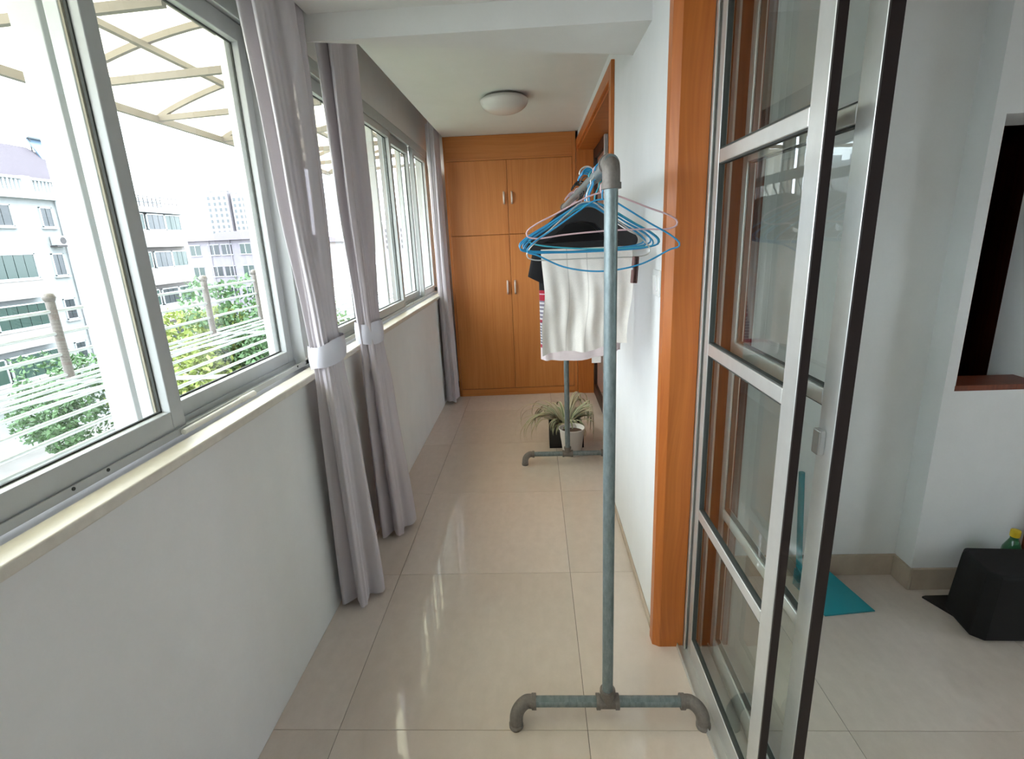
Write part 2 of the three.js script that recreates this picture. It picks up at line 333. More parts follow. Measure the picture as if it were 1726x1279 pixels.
// ------------------------------------------------------------------ far doorway
{
  const t = sgroup('trim_6', 'brown wood casing and lining of the doorway beside the cabinet', 'door frame');
  obj('casing', bx(0.4, WR, 0, 2.312, -2.895, -2.822, 0.003), M.wood, t);
  obj('casing', bx(0.4, WR, 2.242, 2.312, -4.93, -2.895, 0.003), M.wood, t, true);
  obj('jamb', bx(0.4, 0.57, 0, 2.312, -4.965, -4.93, 0.003), M.wood, t);
  obj('head', bx(WR, 0.66, 2.225, 2.242, -4.93, -2.87), M.wood, t, true);
  obj('jamb', bx(WR, 0.66, 0, 2.242, -2.89, -2.862), M.wood, t);
  const d = sgroup('door_3', 'dark brown framed sliding door inside the wood lined doorway', 'door');
  for (const [z0, z1, x] of [[-4.93, -4.2, 0.565], [-4.24, -3.52, 0.605], [-3.56, -2.892, 0.565]]) {
    const leaf = new THREE.Group(); leaf.name = 'leaf'; d.add(leaf);
    obj('stile', bx(x - 0.014, x + 0.014, 0.01, 2.222, z0, z0 + 0.07, 0.003), M.woodDark, leaf);
    obj('stile', bx(x - 0.014, x + 0.014, 0.01, 2.222, z1 - 0.05, z1, 0.003), M.alu, leaf);
    for (const [y0, y1] of [[0.01, 0.11], [1.05, 1.1], [2.14, 2.222]]) obj('rail', bx(x - 0.013, x + 0.013, y0, y1, z0 + 0.07, z1 - 0.05, 0.003), M.woodDark, leaf);
    const p = new THREE.PlaneGeometry(z1 - z0 - 0.12, 2.04); p.rotateY(Math.PI / 2); p.translate(x, 1.125, (z0 + z1) / 2 + 0.01); obj('pane', p, M.doorGlass, leaf);
  }
}

{
  const w = thing('wardrobe', 'dark red wood wardrobe beyond the wood lined doorway', 'wardrobe', [1.05, 0, -5.27]);
  obj('body', bx(-0.38, 0.38, 0, 2.3, -0.27, 0.2, 0.004), M.woodRed, w);
  for (const k of [-1, 1]) { const d = obj('door', bx(k < 0 ? -0.375 : 0.003, k < 0 ? -0.003 : 0.375, 0.06, 2.28, 0.2, 0.22, 0.003), M.woodRed, w); obj('handle', rod([k * 0.04, 1.0, 0.235], [k * 0.04, 1.16, 0.235], 0.006), M.handle, d); }
}
// ------------------------------------------------------------------ cabinet
{
  const c = thing('built_in_cabinet', 'tall orange wood cabinet with four doors at the balcony end', 'cabinet', [-0.19, 0, -4.96], 0.035);
  const L = -0.585, R = 0.588, mid = -0.028;
  obj('body', [bx(L, R, 0, 2.388, -0.5, -0.02), bx(L, L + 0.02, 0, 2.388, -0.02, 0.004), bx(R - 0.03, R, 0, 2.388, -0.02, 0.004)], M.woodDoor, c);
  obj('plinth', bx(L + 0.02, R - 0.03, 0, 0.068, -0.02, 0.012, 0.003), M.woodDoor, c, true);
  obj('fascia', bx(L + 0.02, R - 0.03, 2.198, 2.388, -0.02, 0.004, 0.002), M.woodDoor, c, true);
  obj('fascia_strip', bx(L + 0.02, R - 0.03, 2.183, 2.2, -0.02, 0.01, 0.003), M.woodDoor, c, true);
  for (const [x0, x1, side] of [[L + 0.022, mid - 0.0015, 1], [mid + 0.0015, R - 0.032, -1]]) for (const [y0, y1, hy, hl] of [[1.543, 2.181, 1.86, 0.1], [0.072, 1.539, 1.06, 0.12]]) {
    const d = obj('door', bx(x0, x1, y0, y1, -0.018, 0.008, 0.003), M.woodDoor, c);
    const hx = side > 0 ? x1 - 0.034 : x0 + 0.034;
    obj('handle', [tube([[hx, hy - hl / 2, 0.008], [hx, hy - hl / 2 + 0.012, 0.024], [hx, hy, 0.03], [hx, hy + hl / 2 - 0.012, 0.024], [hx, hy + hl / 2, 0.008]], 0.0085, 24, 10)], M.handle, d);
  }
}
// ------------------------------------------------------------------ ceiling lamp (off)
{
  const l = thing('ceiling_light', 'round frosted dome lamp fixed to the white ceiling', 'lamp', [-0.16, 2.39, -3.7]);
  obj('base_plate', lathe([[0, 0], [0.125, 0], [0.128, -0.004], [0.128, -0.02], [0, -0.02]], 48), M.chromeDull, l);
  const prof = [[0.14, -0.014]]; for (let i = 0; i <= 14; i++) { const a = i / 14 * Math.PI / 2; prof.push([0.156 * Math.cos(a) ** 0.9, -0.026 - 0.082 * Math.sin(a)]); }
  obj('dome', lathe(prof.reverse(), 56), M.opal, l);
}
// ------------------------------------------------------------------ wall switch
{
  const s = thing('wall_switch', 'small white switch plate on the white wall by the door lining', 'switch', [WR, 1.335, -1.8]);
  obj('plate', bx(-0.008, 0, -0.043, 0.043, -0.043, 0.043, 0.003), M.switchPl, s);
  obj('rocker', bx(-0.013, -0.007, -0.026, 0.026, -0.026, 0.026, 0.002), M.switchPl, s);
}

// ------------------------------------------------------------------ curtains
function curtainGeo(rows, n, phase, N = 260, V = 70) {   // gathered bundle: [y, z, x, half length, half depth, fold depth]
  const pos = [], uv = [], idx = [];
  const at = (y) => { let i = 0; while (i < rows.length - 2 && y < rows[i + 1][0]) i++; const a = rows[i], b = rows[i + 1]; let t = (a[0] - y) / (a[0] - b[0]); t = Math.max(0, Math.min(1, t)); const s = t * t * (3 - 2 * t); return a.map((v, k) => v + (b[k] - v) * (s * 0.55 + t * 0.45)); };
  const top = rows[0][0], bot = rows[rows.length - 1][0];
  for (let j = 0; j <= V; j++) {
    const y = top + (bot - top) * j / V, [, cz, cx, rz, rx, fd] = at(y);
    for (let i = 0; i <= N; i++) {
      const u = i / N, a = -1.9 + u * 6.1;                 // open towards the window
      const ph = n * a + phase + 0.7 * Math.sin(a * 2 + phase) + 0.35 * Math.sin(a * 5 + phase * 2) + 0.25 * Math.sin(y * 2.1 + a);
      const w = Math.sin(ph), fold = (Math.sign(w) * Math.abs(w) ** 0.7) * fd * (0.7 + 0.45 * Math.sin(a * 3.3 + phase * 4)) + 0.0025 * Math.sin(ph * 3.1 + y * 3);
      const c = Math.cos(a), s = Math.sin(a), ex = Math.sign(c) * Math.abs(c) ** 0.8, ez = Math.sign(s) * Math.abs(s) ** 0.8;
      pos.push(cx + ex * (rx + fold), y + 0.007 * Math.sin(a * 4 + phase), cz + ez * (rz + fold)); uv.push(u * 1.4, y);
    }
  }
  for (let j = 0; j < V; j++) for (let i = 0; i < N; i++) { const a = j * (N + 1) + i, b = a + N + 1; idx.push(a, a + 1, b, b, a + 1, b + 1); }
  const g = new THREE.BufferGeometry();
  g.setAttribute('position', new THREE.Float32BufferAttribute(pos, 3)); g.setAttribute('uv', new THREE.Float32BufferAttribute(uv, 2)); g.setIndex(idx); g.computeVertexNormals();
  return g;
}
function band(cx, cz, rx, rz, y, h, tilt) {
  const pos = [], idx = [], N = 64, K = 5;
  for (let j = 0; j <= K; j++) for (let i = 0; i <= N; i++) {
    const a = i / N * 2 * Math.PI, t = j / K, swell = 1 + 0.05 * Math.sin(t * Math.PI) + 0.03 * Math.sin(a * 5);
    const x = Math.cos(a) * rx * swell, z = Math.sin(a) * rz * swell;
    pos.push(cx + x, y + h * (0.5 - t) + tilt[0] * x + tilt[1] * z + 0.004 * Math.sin(a * 3 + t * 2), cz + z);
  }
  for (let j = 0; j < K; j++) for (let i = 0; i < N; i++) { const a = j * (N + 1) + i, b = a + N + 1; idx.push(a, a + 1, b, b, a + 1, b + 1); }
  const g = new THREE.BufferGeometry(); g.setAttribute('position', new THREE.Float32BufferAttribute(pos, 3)); g.setIndex(idx); g.computeVertexNormals(); return g;
}
{
  const c1 = thing('curtain', 'grey satin curtain with a pale tieback next to the grey window stile', 'curtain', [-0.8, 0, -1.95]);
  raw('cloth', curtainGeo([[2.4, 0.08, -0.005, 0.17, 0.046, 0.03], [1.7, 0.05, -0.005, 0.125, 0.044, 0.026], [1.2, 0.035, -0.005, 0.07, 0.042, 0.01], [1.06, 0.03, 0, 0.066, 0.042, 0.009], [0.8, 0.01, 0, 0.085, 0.048, 0.02], [0.02, -0.01, 0.0, 0.105, 0.06, 0.034]], 6, 0.4), M.curtain, c1);
  raw('tieback', band(0, 0.03, 0.066, 0.078, 1.115, 0.085, [0.25, -0.1]), M.tie, c1);
  const c2 = thing('curtain', 'grey satin curtain with a pale tieback below the boxed ceiling beam', 'curtain', [-0.8, 0, -2.48]);
  raw('cloth', curtainGeo([[2.44, 0.035, -0.005, 0.13, 0.046, 0.03], [1.7, 0.04, -0.005, 0.11, 0.044, 0.026], [1.2, 0.04, -0.005, 0.066, 0.042, 0.01], [1.04, 0.035, 0, 0.064, 0.042, 0.009], [0.8, 0.015, 0, 0.08, 0.048, 0.02], [0.02, -0.02, 0.01, 0.105, 0.064, 0.034]], 6, 2.2), M.curtain, c2);
  raw('tieback', band(0, 0.035, 0.064, 0.07, 1.1, 0.1, [0.05, -0.05]), M.tie, c2);
  const c3 = thing('curtain', 'loose grey satin curtain hanging beside the wooden cabinet', 'curtain', [-0.83, 0, -4.78]);
  raw('cloth', curtainGeo([[2.46, 0, 0, 0.12, 0.035, 0.014], [1.2, 0, 0, 0.11, 0.036, 0.014], [0.03, 0, 0.015, 0.11, 0.04, 0.016]], 7, 1.1), M.curtain, c3);
  const r = thing('curtain_track', 'white curtain track in the slot above the windows', 'curtain track', [-0.8, 2.46, -5.4]);
  obj('rail', [bx(-0.012, 0.012, 0, 0.02, 0.02, 3.36), bx(-0.012, 0.012, 0, 0.02, 3.42, 6.4)], M.pvc, r);
}

// ------------------------------------------------------------------ clothes rack of galvanised pipe
const RX = 0.192, RN = -1.338, RF = -3.315, RY = 1.668, PR = 0.0168;
{
  const r = thing('clothes_rack', 'free standing clothes rack of grey galvanised pipes', 'clothes rack', [RX, 0, RN]);
  const D = RF - RN, by = 0.062;
  obj('hanging_bar', rod([0, RY, 0], [0, RY, D], PR, 20), M.pipe, r);
  for (const z of [0, D]) {
    obj('upright', rod([0, by, z], [0, RY - 0.015, z], PR, 20), M.pipe, r);
    const s = z === 0 ? -1 : 1, el = [];
    const P = []; for (let i = 0; i <= 10; i++) { const a = i / 10 * Math.PI / 2, R = 0.03; P.push([0, RY - R + R * Math.sin(a), z + s * (R - R * Math.cos(a))]); }
    el.push(tube([[0, RY - 0.052, z], ...P, [0, RY, z + s * 0.05]], 0.0215, 40, 18));
    el.push(rod([0, RY - 0.062, z], [0, RY - 0.048, z], 0.0245, 20), rod([0, RY, z + s * 0.046], [0, RY, z + s * 0.06], 0.0245, 20));
    obj('elbow', el, M.fitting, r);
    for (const k of [-1, 1]) {
      obj('base_pipe', rod([k * 0.02, by, z], [k * 0.265, by, z], PR, 18), M.pipe, r);
      const Q = []; for (let i = 0; i <= 8; i++) { const a = i / 8 * Math.PI / 2; Q.push([k * (0.258 + 0.034 * Math.sin(a)), by - 0.034 + 0.034 * Math.cos(a), z + 0.004 * i]); }
      obj('foot_elbow', [tube([[k * 0.235, by, z], ...Q, [k * 0.293, 0.012, z + 0.036]], 0.021, 30, 16), rod([k * 0.228, by, z], [k * 0.242, by, z], 0.0243, 18), lathe([[0, 0], [0.021, 0], [0.0225, 0.004], [0.0225, 0.016], [0, 0.016]], 16).translate(k * 0.293, 0, z + 0.036)], M.fitting, r);
    }
    obj('tee', [rod([-0.034, by, z], [0.034, by, z], 0.0215, 18), rod([-0.036, by, z], [-0.024, by, z], 0.0243, 18), rod([0.024, by, z], [0.036, by, z], 0.0243, 18), rod([0, by, z], [0, by + 0.045, z], 0.021, 18), rod([0, by + 0.036, z], [0, by + 0.048, z], 0.0243, 18)], M.fitting, r);
  }
}
// ------------------------------------------------------------------ hangers
function hangerShape(w, drop, sag, tipR, neck) {       // frame points, hung from the bar axis at y = 0
  const h = w / 2, a = -neck;
  return [[0, a, 0], [h * 0.12, a - 0.004, 0], [h * 0.3, a - drop * 0.22, 0], [h * 0.6, a - drop * 0.56, 0], [h * 0.88, a - drop * 0.86, 0], [h * 0.985, a - drop - tipR * 0.4, 0], [h * 0.98, a - drop - tipR * 1.3, 0], [h * 0.88, a - drop - tipR * 1.9, 0], [h * 0.5, a - drop - tipR * 2 - sag * 0.7, 0], [0, a - drop - tipR * 2 - sag, 0],
    [-h * 0.5, a - drop - tipR * 2 - sag * 0.7, 0], [-h * 0.88, a - drop - tipR * 1.9, 0], [-h * 0.98, a - drop - tipR * 1.3, 0], [-h * 0.985, a - drop - tipR * 0.4, 0], [-h * 0.88, a - drop * 0.86, 0], [-h * 0.6, a - drop * 0.56, 0], [-h * 0.3, a - drop * 0.22, 0], [-h * 0.12, a - 0.004, 0]];
}
function hookGeo(r, neck, R = 0.021) { const P = [[0, -neck, 0], [0, -neck + 0.02, 0], [R * 0.55, -R * 1.2, 0]]; for (let i = -3; i <= 9; i++) { const a = i / 9 * Math.PI; P.push([R * Math.cos(a), R * Math.sin(a) * 0.95 - 0.001, 0]); } return tube(P, r, 44, 6); }
const WR2 = 0.0026;
function hanger(label, mat, z, { yaw = 0, roll = 0, w = 0.41, drop = 0.105, sag = 0.012, tip = 0.012, neck = 0.075, group = 'wire hangers on the rack', dx = 0, r = WR2 } = {}) {
  const o = thing('clothes_hanger', label, 'hanger', [RX + dx, RY + 0.0, z], yaw, group);
  o.rotation.z = roll;
  obj('hook', hookGeo(r, neck), mat, o);
  obj('frame', tube(hangerShape(w, drop, sag, tip, neck), r, 120, 6, true), mat, o);
  return o;
}
{
  const blueG = 'blue wire hangers in the rack row', blueL = 'blue coated wire hanger in the bunch before the white towel';
  hanger('wide blue wire hanger with a brown peg on its sagging bottom bar', M.blue, -1.5, { w: 0.425, drop: 0.12, sag: 0.052, tip: 0.01, yaw: -0.05 });
  hanger('pale pink wire hanger with a level bottom bar at the rack front', M.pink, -1.545, { w: 0.435, drop: 0.085, sag: -0.008, tip: 0.013, neck: 0.055, yaw: 0.06, roll: 0.03 });
  for (const [z, yaw, roll, w] of [[-1.6, 0.1, 0.0, 0.42], [-1.632, 0.16, -0.02, 0.42], [-1.665, 0.2, 0.02, 0.41], [-1.7, 0.24, -0.01, 0.41], [-1.745, 0.26, 0.02, 0.41]]) hanger(blueL, M.blue, z, { w, yaw, roll, drop: 0.11, sag: 0.006, dx: -0.025, group: blueG });
  hanger('bare silver wire hanger with steep shoulders before the white towel', M.wireSilver, -1.57, { w: 0.36, drop: 0.13, sag: 0.0, tip: 0.014, dx: -0.035, yaw: -0.12, r: 0.0022 });
  hanger('teal coated wire hanger tilted behind the pink hanger', M.teal2, -1.655, { w: 0.4, drop: 0.1, sag: 0.01, yaw: -0.14, roll: -0.05 });
  for (const [z, yaw] of [[-2.42, 0.1], [-2.47, 0.14], [-2.52, 0.1], [-2.57, 0.18], [-2.62, 0.12], [-2.67, 0.2]]) hanger('pale pink wire hanger in the tight row behind the striped shirt', M.pink, z, { w: 0.38, yaw, dx: -0.012, group: 'pink hangers behind the shirt' });
  // broad black plastic hangers
  for (const [z, yaw] of [[-1.97, 0.08], [-2.03, 0.14], [-2.1, 0.1]]) {
    const o = thing('clothes_hanger', 'broad black plastic hanger between the towel and the striped shirt', 'hanger', [RX - 0.02, RY, z], yaw, 'broad black hangers');
    obj('hook', hookGeo(0.003, 0.07), M.blackPl, o);
    const s = new THREE.Shape(); s.moveTo(0, -0.055); s.quadraticCurveTo(0.05, -0.06, 0.09, -0.1); s.quadraticCurveTo(0.15, -0.155, 0.2, -0.175); s.quadraticCurveTo(0.215, -0.19, 0.2, -0.208); s.lineTo(-0.2, -0.208); s.quadraticCurveTo(-0.215, -0.19, -0.2, -0.175); s.quadraticCurveTo(-0.15, -0.155, -0.09, -0.1); s.quadraticCurveTo(-0.05, -0.06, 0, -0.055);
    const h = new THREE.Path(); h.moveTo(-0.145, -0.19); h.lineTo(0.145, -0.19); h.quadraticCurveTo(0.09, -0.165, 0.055, -0.125); h.quadraticCurveTo(0, -0.105, -0.055, -0.125); h.quadraticCurveTo(-0.09, -0.165, -0.145, -0.19); s.holes.push(h);
    const g = new THREE.ExtrudeGeometry(s, { depth: 0.014, bevelEnabled: true, bevelSize: 0.003, bevelThickness: 0.003, bevelSegments: 2, curveSegments: 10 }); g.translate(0, 0, -0.007);
    obj('shoulder_frame', clean(g), M.blackPl, o);
  }
}
// folded cloth over a hanger bar: front and back sheet joined over the top
function drape(w, yTop, yBotF, yBotB, gap, wave, skew, N = 60, V = 40) {
  const pos = [], uv = [], idx = [];
  for (let j = 0; j <= 2 * V + 6; j++) {
    let y, z, t;
    if (j < V) { t = 1 - j / V; y = yTop - t * (yTop - yBotF); z = gap; } else if (j <= V + 6) { const a = (j - V) / 6 * Math.PI; y = yTop + gap * Math.sin(a); z = gap * Math.cos(a); t = 0; } else { t = (j - V - 6) / V; y = yTop - t * (yTop - yBotB); z = -gap; }
    for (let i = 0; i <= N; i++) {
      const u = i / N, e = Math.min(1, t * 1.6);
      const f = wave * e * (Math.sin(u * 11 + 0.7 + t) * 0.6 + Math.sin(u * 23 + t * 3 + (z > 0 ? 0 : 1.3)) * 0.35 + 0.25 * Math.sin(u * 41 - t * 5));
      pos.push((u - 0.5) * w * (1 - 0.04 * e) + 0.01 * e * Math.sin(t * 5), y + skew * (u - 0.5) * t + 0.006 * t * Math.sin(u * 9), z * (1 + e * 0.8) + f); uv.push(u, t);
    }
  }
  const R = 2 * V + 6;
  for (let j = 0; j < R; j++) for (let i = 0; i < N; i++) { const a = j * (N + 1) + i, b = a + N + 1; idx.push(a, a + 1, b, b, a + 1, b + 1); }
  const g = new THREE.BufferGeometry(); g.setAttribute('position', new THREE.Float32BufferAttribute(pos, 3)); g.setAttribute('uv', new THREE.Float32BufferAttribute(uv, 2)); g.setIndex(idx); g.computeVertexNormals(); return g;
}
{
  const h = hanger('dark grey wire hanger that carries the white towel', M.wireDark, -1.83, { w: 0.4, drop: 0.12, sag: 0.0, tip: 0.01, yaw: -0.02, dx: -0.01, r: 0.0022 });
  const towelMat = phy({ map: tex(256, 256, (u, v) => { const b = [0.28, 0.5, 0.72].some((s) => Math.abs(u - s) < 0.006) ? -26 : 0; const n = (rnd() - 0.5) * 10 + b + per(u, v, 3, 5) * 3; return [226 + n, 221 + n, 214 + n]; }), roughness: 0.95, sheen: 0.4, sheenRoughness: 0.8, side: THREE.DoubleSide });
  const t = thing('towel', 'off white towel folded over a hanger on the rack', 'towel', [RX - 0.012, RY, -1.83], -0.02);
  raw('cloth', drape(0.31, -0.215, -0.56, -0.5, 0.007, 0.016, 0.035), towelMat, t);
  // striped shirt
  const shirtTex = tex(64, 512, (u, v) => {             // v = 0 hem, 1 shoulder
    const n = (rnd() - 0.5) * 8; let c = [22, 21, 24];
    if (v < 0.09) c = [222, 208, 208]; else if (v < 0.115) c = [170, 34, 62]; else if (v < 0.28) c = Math.floor(v * 95) % 2 ? [206, 202, 206] : [104, 104, 116]; else if (v < 0.3) c = [150, 34, 60]; else if (v < 0.44) c = Math.floor(v * 70) % 2 ? [212, 208, 210] : [126, 118, 134]; else if (v < 0.515) c = Math.abs(v - 0.487) < 0.004 ? [220, 190, 195] : [172, 36, 58];
    return c.map((k) => k + n);
  });
  shirtTex.wrapS = shirtTex.wrapT = THREE.ClampToEdgeWrapping;
  const shirtMat = phy({ map: shirtTex, roughness: 0.9, side: THREE.DoubleSide });
  const s = thing('striped_shirt', 'black shirt with red and white striped lower half on the rack', 'shirt', [RX, RY, -2.24], 0.05);
  const pos = [], uv = [], idx = [], N = 96, V = 60;
  for (let j = 0; j <= V; j++) for (let i = 0; i <= N; i++) {
    const t = j / V, a = i / N * 2 * Math.PI, y = -0.1 - 0.585 * t;
    let hw = t < 0.1 ? 0.075 + t / 0.1 * 0.11 : 0.185 - 0.012 * Math.min(1, (t - 0.1) * 3);
    const hd = (t < 0.1 ? 0.02 + t * 0.15 : 0.035 + 0.012 * t);
    const c = Math.cos(a), sn = Math.sin(a), fold = 0.008 * t * (Math.sin(a * 7 + t * 2) + 0.6 * Math.sin(a * 13));
    pos.push(Math.sign(c) * Math.abs(c) ** 0.75 * hw, y + (c < 0 ? 0 : 0.03 * t * c), sn * hd + fold); uv.push(i / N, 1 - t);
  }
  for (let j = 0; j < V; j++) for (let i = 0; i < N; i++) { const a = j * (N + 1) + i, b = a + N + 1; idx.push(a, a + 1, b, b, a + 1, b + 1); }
  const g = new THREE.BufferGeometry(); g.setAttribute('position', new THREE.Float32BufferAttribute(pos, 3)); g.setAttribute('uv', new THREE.Float32BufferAttribute(uv, 2)); g.setIndex(idx); g.computeVertexNormals();
  raw('body', g, shirtMat, s);
  for (const k of [-1, 1]) {
    const sp = [], si = [], A = 24;
    for (let j = 0; j <= 12; j++) for (let i = 0; i <= A; i++) { const t = j / 12, a = i / A * 2 * Math.PI, len = 0.16; const cx = k * (0.145 + 0.035 * t), cy = -0.185 - len * t; sp.push(cx + Math.cos(a) * (0.05 - 0.004 * t) * 0.85, cy + Math.cos(a) * k * 0.02 * t, Math.sin(a) * (0.03 - 0.005 * t)); }
    for (let j = 0; j < 12; j++) for (let i = 0; i < A; i++) { const a = j * (A + 1) + i, b = a + A + 1; si.push(a, a + 1, b, b, a + 1, b + 1); }
    const sg = new THREE.BufferGeometry(); sg.setAttribute('position', new THREE.Float32BufferAttribute(sp, 3)); sg.setIndex(si); sg.computeVertexNormals(); sg.setAttribute('uv', new THREE.Float32BufferAttribute(new Float32Array(sp.length / 3 * 2), 2));
    raw('sleeve', sg, std({ color: '#171619', roughness: 0.9, side: THREE.DoubleSide }), s);
  }
  obj('care_label', bx(0.045, 0.085, -0.705, -0.655, 0.03, 0.031), M.potWhite, s);
  hanger('pale pink wire hanger inside the striped shirt', M.pink, -2.24, { w: 0.34, yaw: 0.05, drop: 0.09 });
  // peg on the front blue hanger
  const p = thing('clothes_peg', 'brown clothes peg clipped on the blue hanger', 'clothes peg', [RX + 0.092, RY - 0.262, -1.505], 0.5);
  p.rotation.z = -0.08;
  obj('jaw', bx(-0.0085, -0.001, -0.042, 0.032, -0.006, 0.006, 0.002), M.peg, p);
  obj('jaw', bx(0.001, 0.0085, -0.042, 0.032, -0.006, 0.006, 0.002), M.peg, p);
  obj('spring', rod([-0.01, -0.002, 0], [0.01, -0.002, 0], 0.0035, 12), M.steel, p);
}

// ------------------------------------------------------------------ plant and planter behind the rack foot
{
  const b = thing('plastic_crate', 'low black plastic planter box behind the white flower pot', 'planter', [0.2, 0, -3.66]);
  obj('shell', [bx(-0.125, 0.125, 0, 0.012, -0.1, 0.1), bx(-0.125, -0.115, 0, 0.155, -0.1, 0.1, 0.003), bx(0.115, 0.125, 0, 0.155, -0.1, 0.1, 0.003), bx(-0.125, 0.125, 0, 0.155, 0.09, 0.1, 0.003), bx(-0.125, 0.125, 0, 0.155, -0.1, -0.09, 0.003)], M.blackPl, b);
  const wp = thing('flower_pot', 'white tapered flower pot filled with bare soil', 'flower pot', [0.232, 0, -3.45]);
  obj('pot', lathe([[0, 0.004], [0.06, 0.002], [0.064, 0.006], [0.087, 0.188], [0.092, 0.192], [0.092, 0.2], [0.086, 0.2], [0.083, 0.19], [0.078, 0.165], [0, 0.165]], 40), M.potWhite, wp);
  obj('soil', lathe([[0.079, 0.158], [0.078, 0.17], [0.05, 0.174], [0.02, 0.171], [0, 0.172]].reverse(), 28), M.soil, wp);
  obj('soil', bx(-0.114, 0.114, 0.012, 0.13, -0.089, 0.089), M.soil, b);
  const p = thing('spider_plant', 'variegated spider plant growing in the black planter box', 'plant', [0.2, 0.13, -3.66]);
  const lm = std({ vertexColors: true, roughness: 0.6, side: THREE.DoubleSide });
  for (let k = 0; k < 90; k++) {
    const az = k * 2.39996 + rr(-0.3, 0.3), front = Math.sin(az) > 0.25 && Math.abs(Math.cos(az)) < 0.8, L = front ? rr(0.16, 0.24) : rr(0.3, 0.56), el = rr(0.7, 1.4), w = rr(0.008, 0.013), dry = rnd() < 0.5;
    let px = Math.cos(az) * 0.03, py = 0.0, pz = Math.sin(az) * 0.03, e = el; const pos = [], col = [], idx = [], S = 12;
    const ga = dry ? [0.33, 0.27, 0.15] : [0.12, 0.19, 0.07], ed = [0.62, 0.56, 0.4];
    for (let j = 0; j <= S; j++) {
      const t = j / S, ww = w * (1 - t ** 2.2) * Math.min(1, 0.5 + t * 3) + 0.0006, sx = -Math.sin(az), sz = Math.cos(az);
      for (let q = 0; q < 5; q++) { const f = (q - 2) / 2; pos.push(px + sx * ww * f, py + Math.abs(f) * ww * 0.35, pz + sz * ww * f); col.push(...(q === 0 || q === 4 ? ed : q === 2 ? ga : ga.map((v, i) => (v + ed[i]) / 2))); }
      const d = L / S; px += Math.cos(az) * Math.cos(e) * d; pz += Math.sin(az) * Math.cos(e) * d; py = Math.max(-0.118, py + Math.sin(e) * d); e -= (2.0 + el) / S * (0.55 + t * 1.1);
      if (px > 0.19) px = 0.19;
    }
    for (let j = 0; j < S; j++) for (let q = 0; q < 4; q++) { const a = j * 5 + q, b2 = a + 5; idx.push(a, b2, a + 1, b2, b2 + 1, a + 1); }
    const g = new THREE.BufferGeometry(); g.setAttribute('position', new THREE.Float32BufferAttribute(pos, 3)); g.setAttribute('color', new THREE.Float32BufferAttribute(col, 3)); g.setIndex(idx); g.computeVertexNormals();
    raw('leaf', g, lm, p);
  }
}

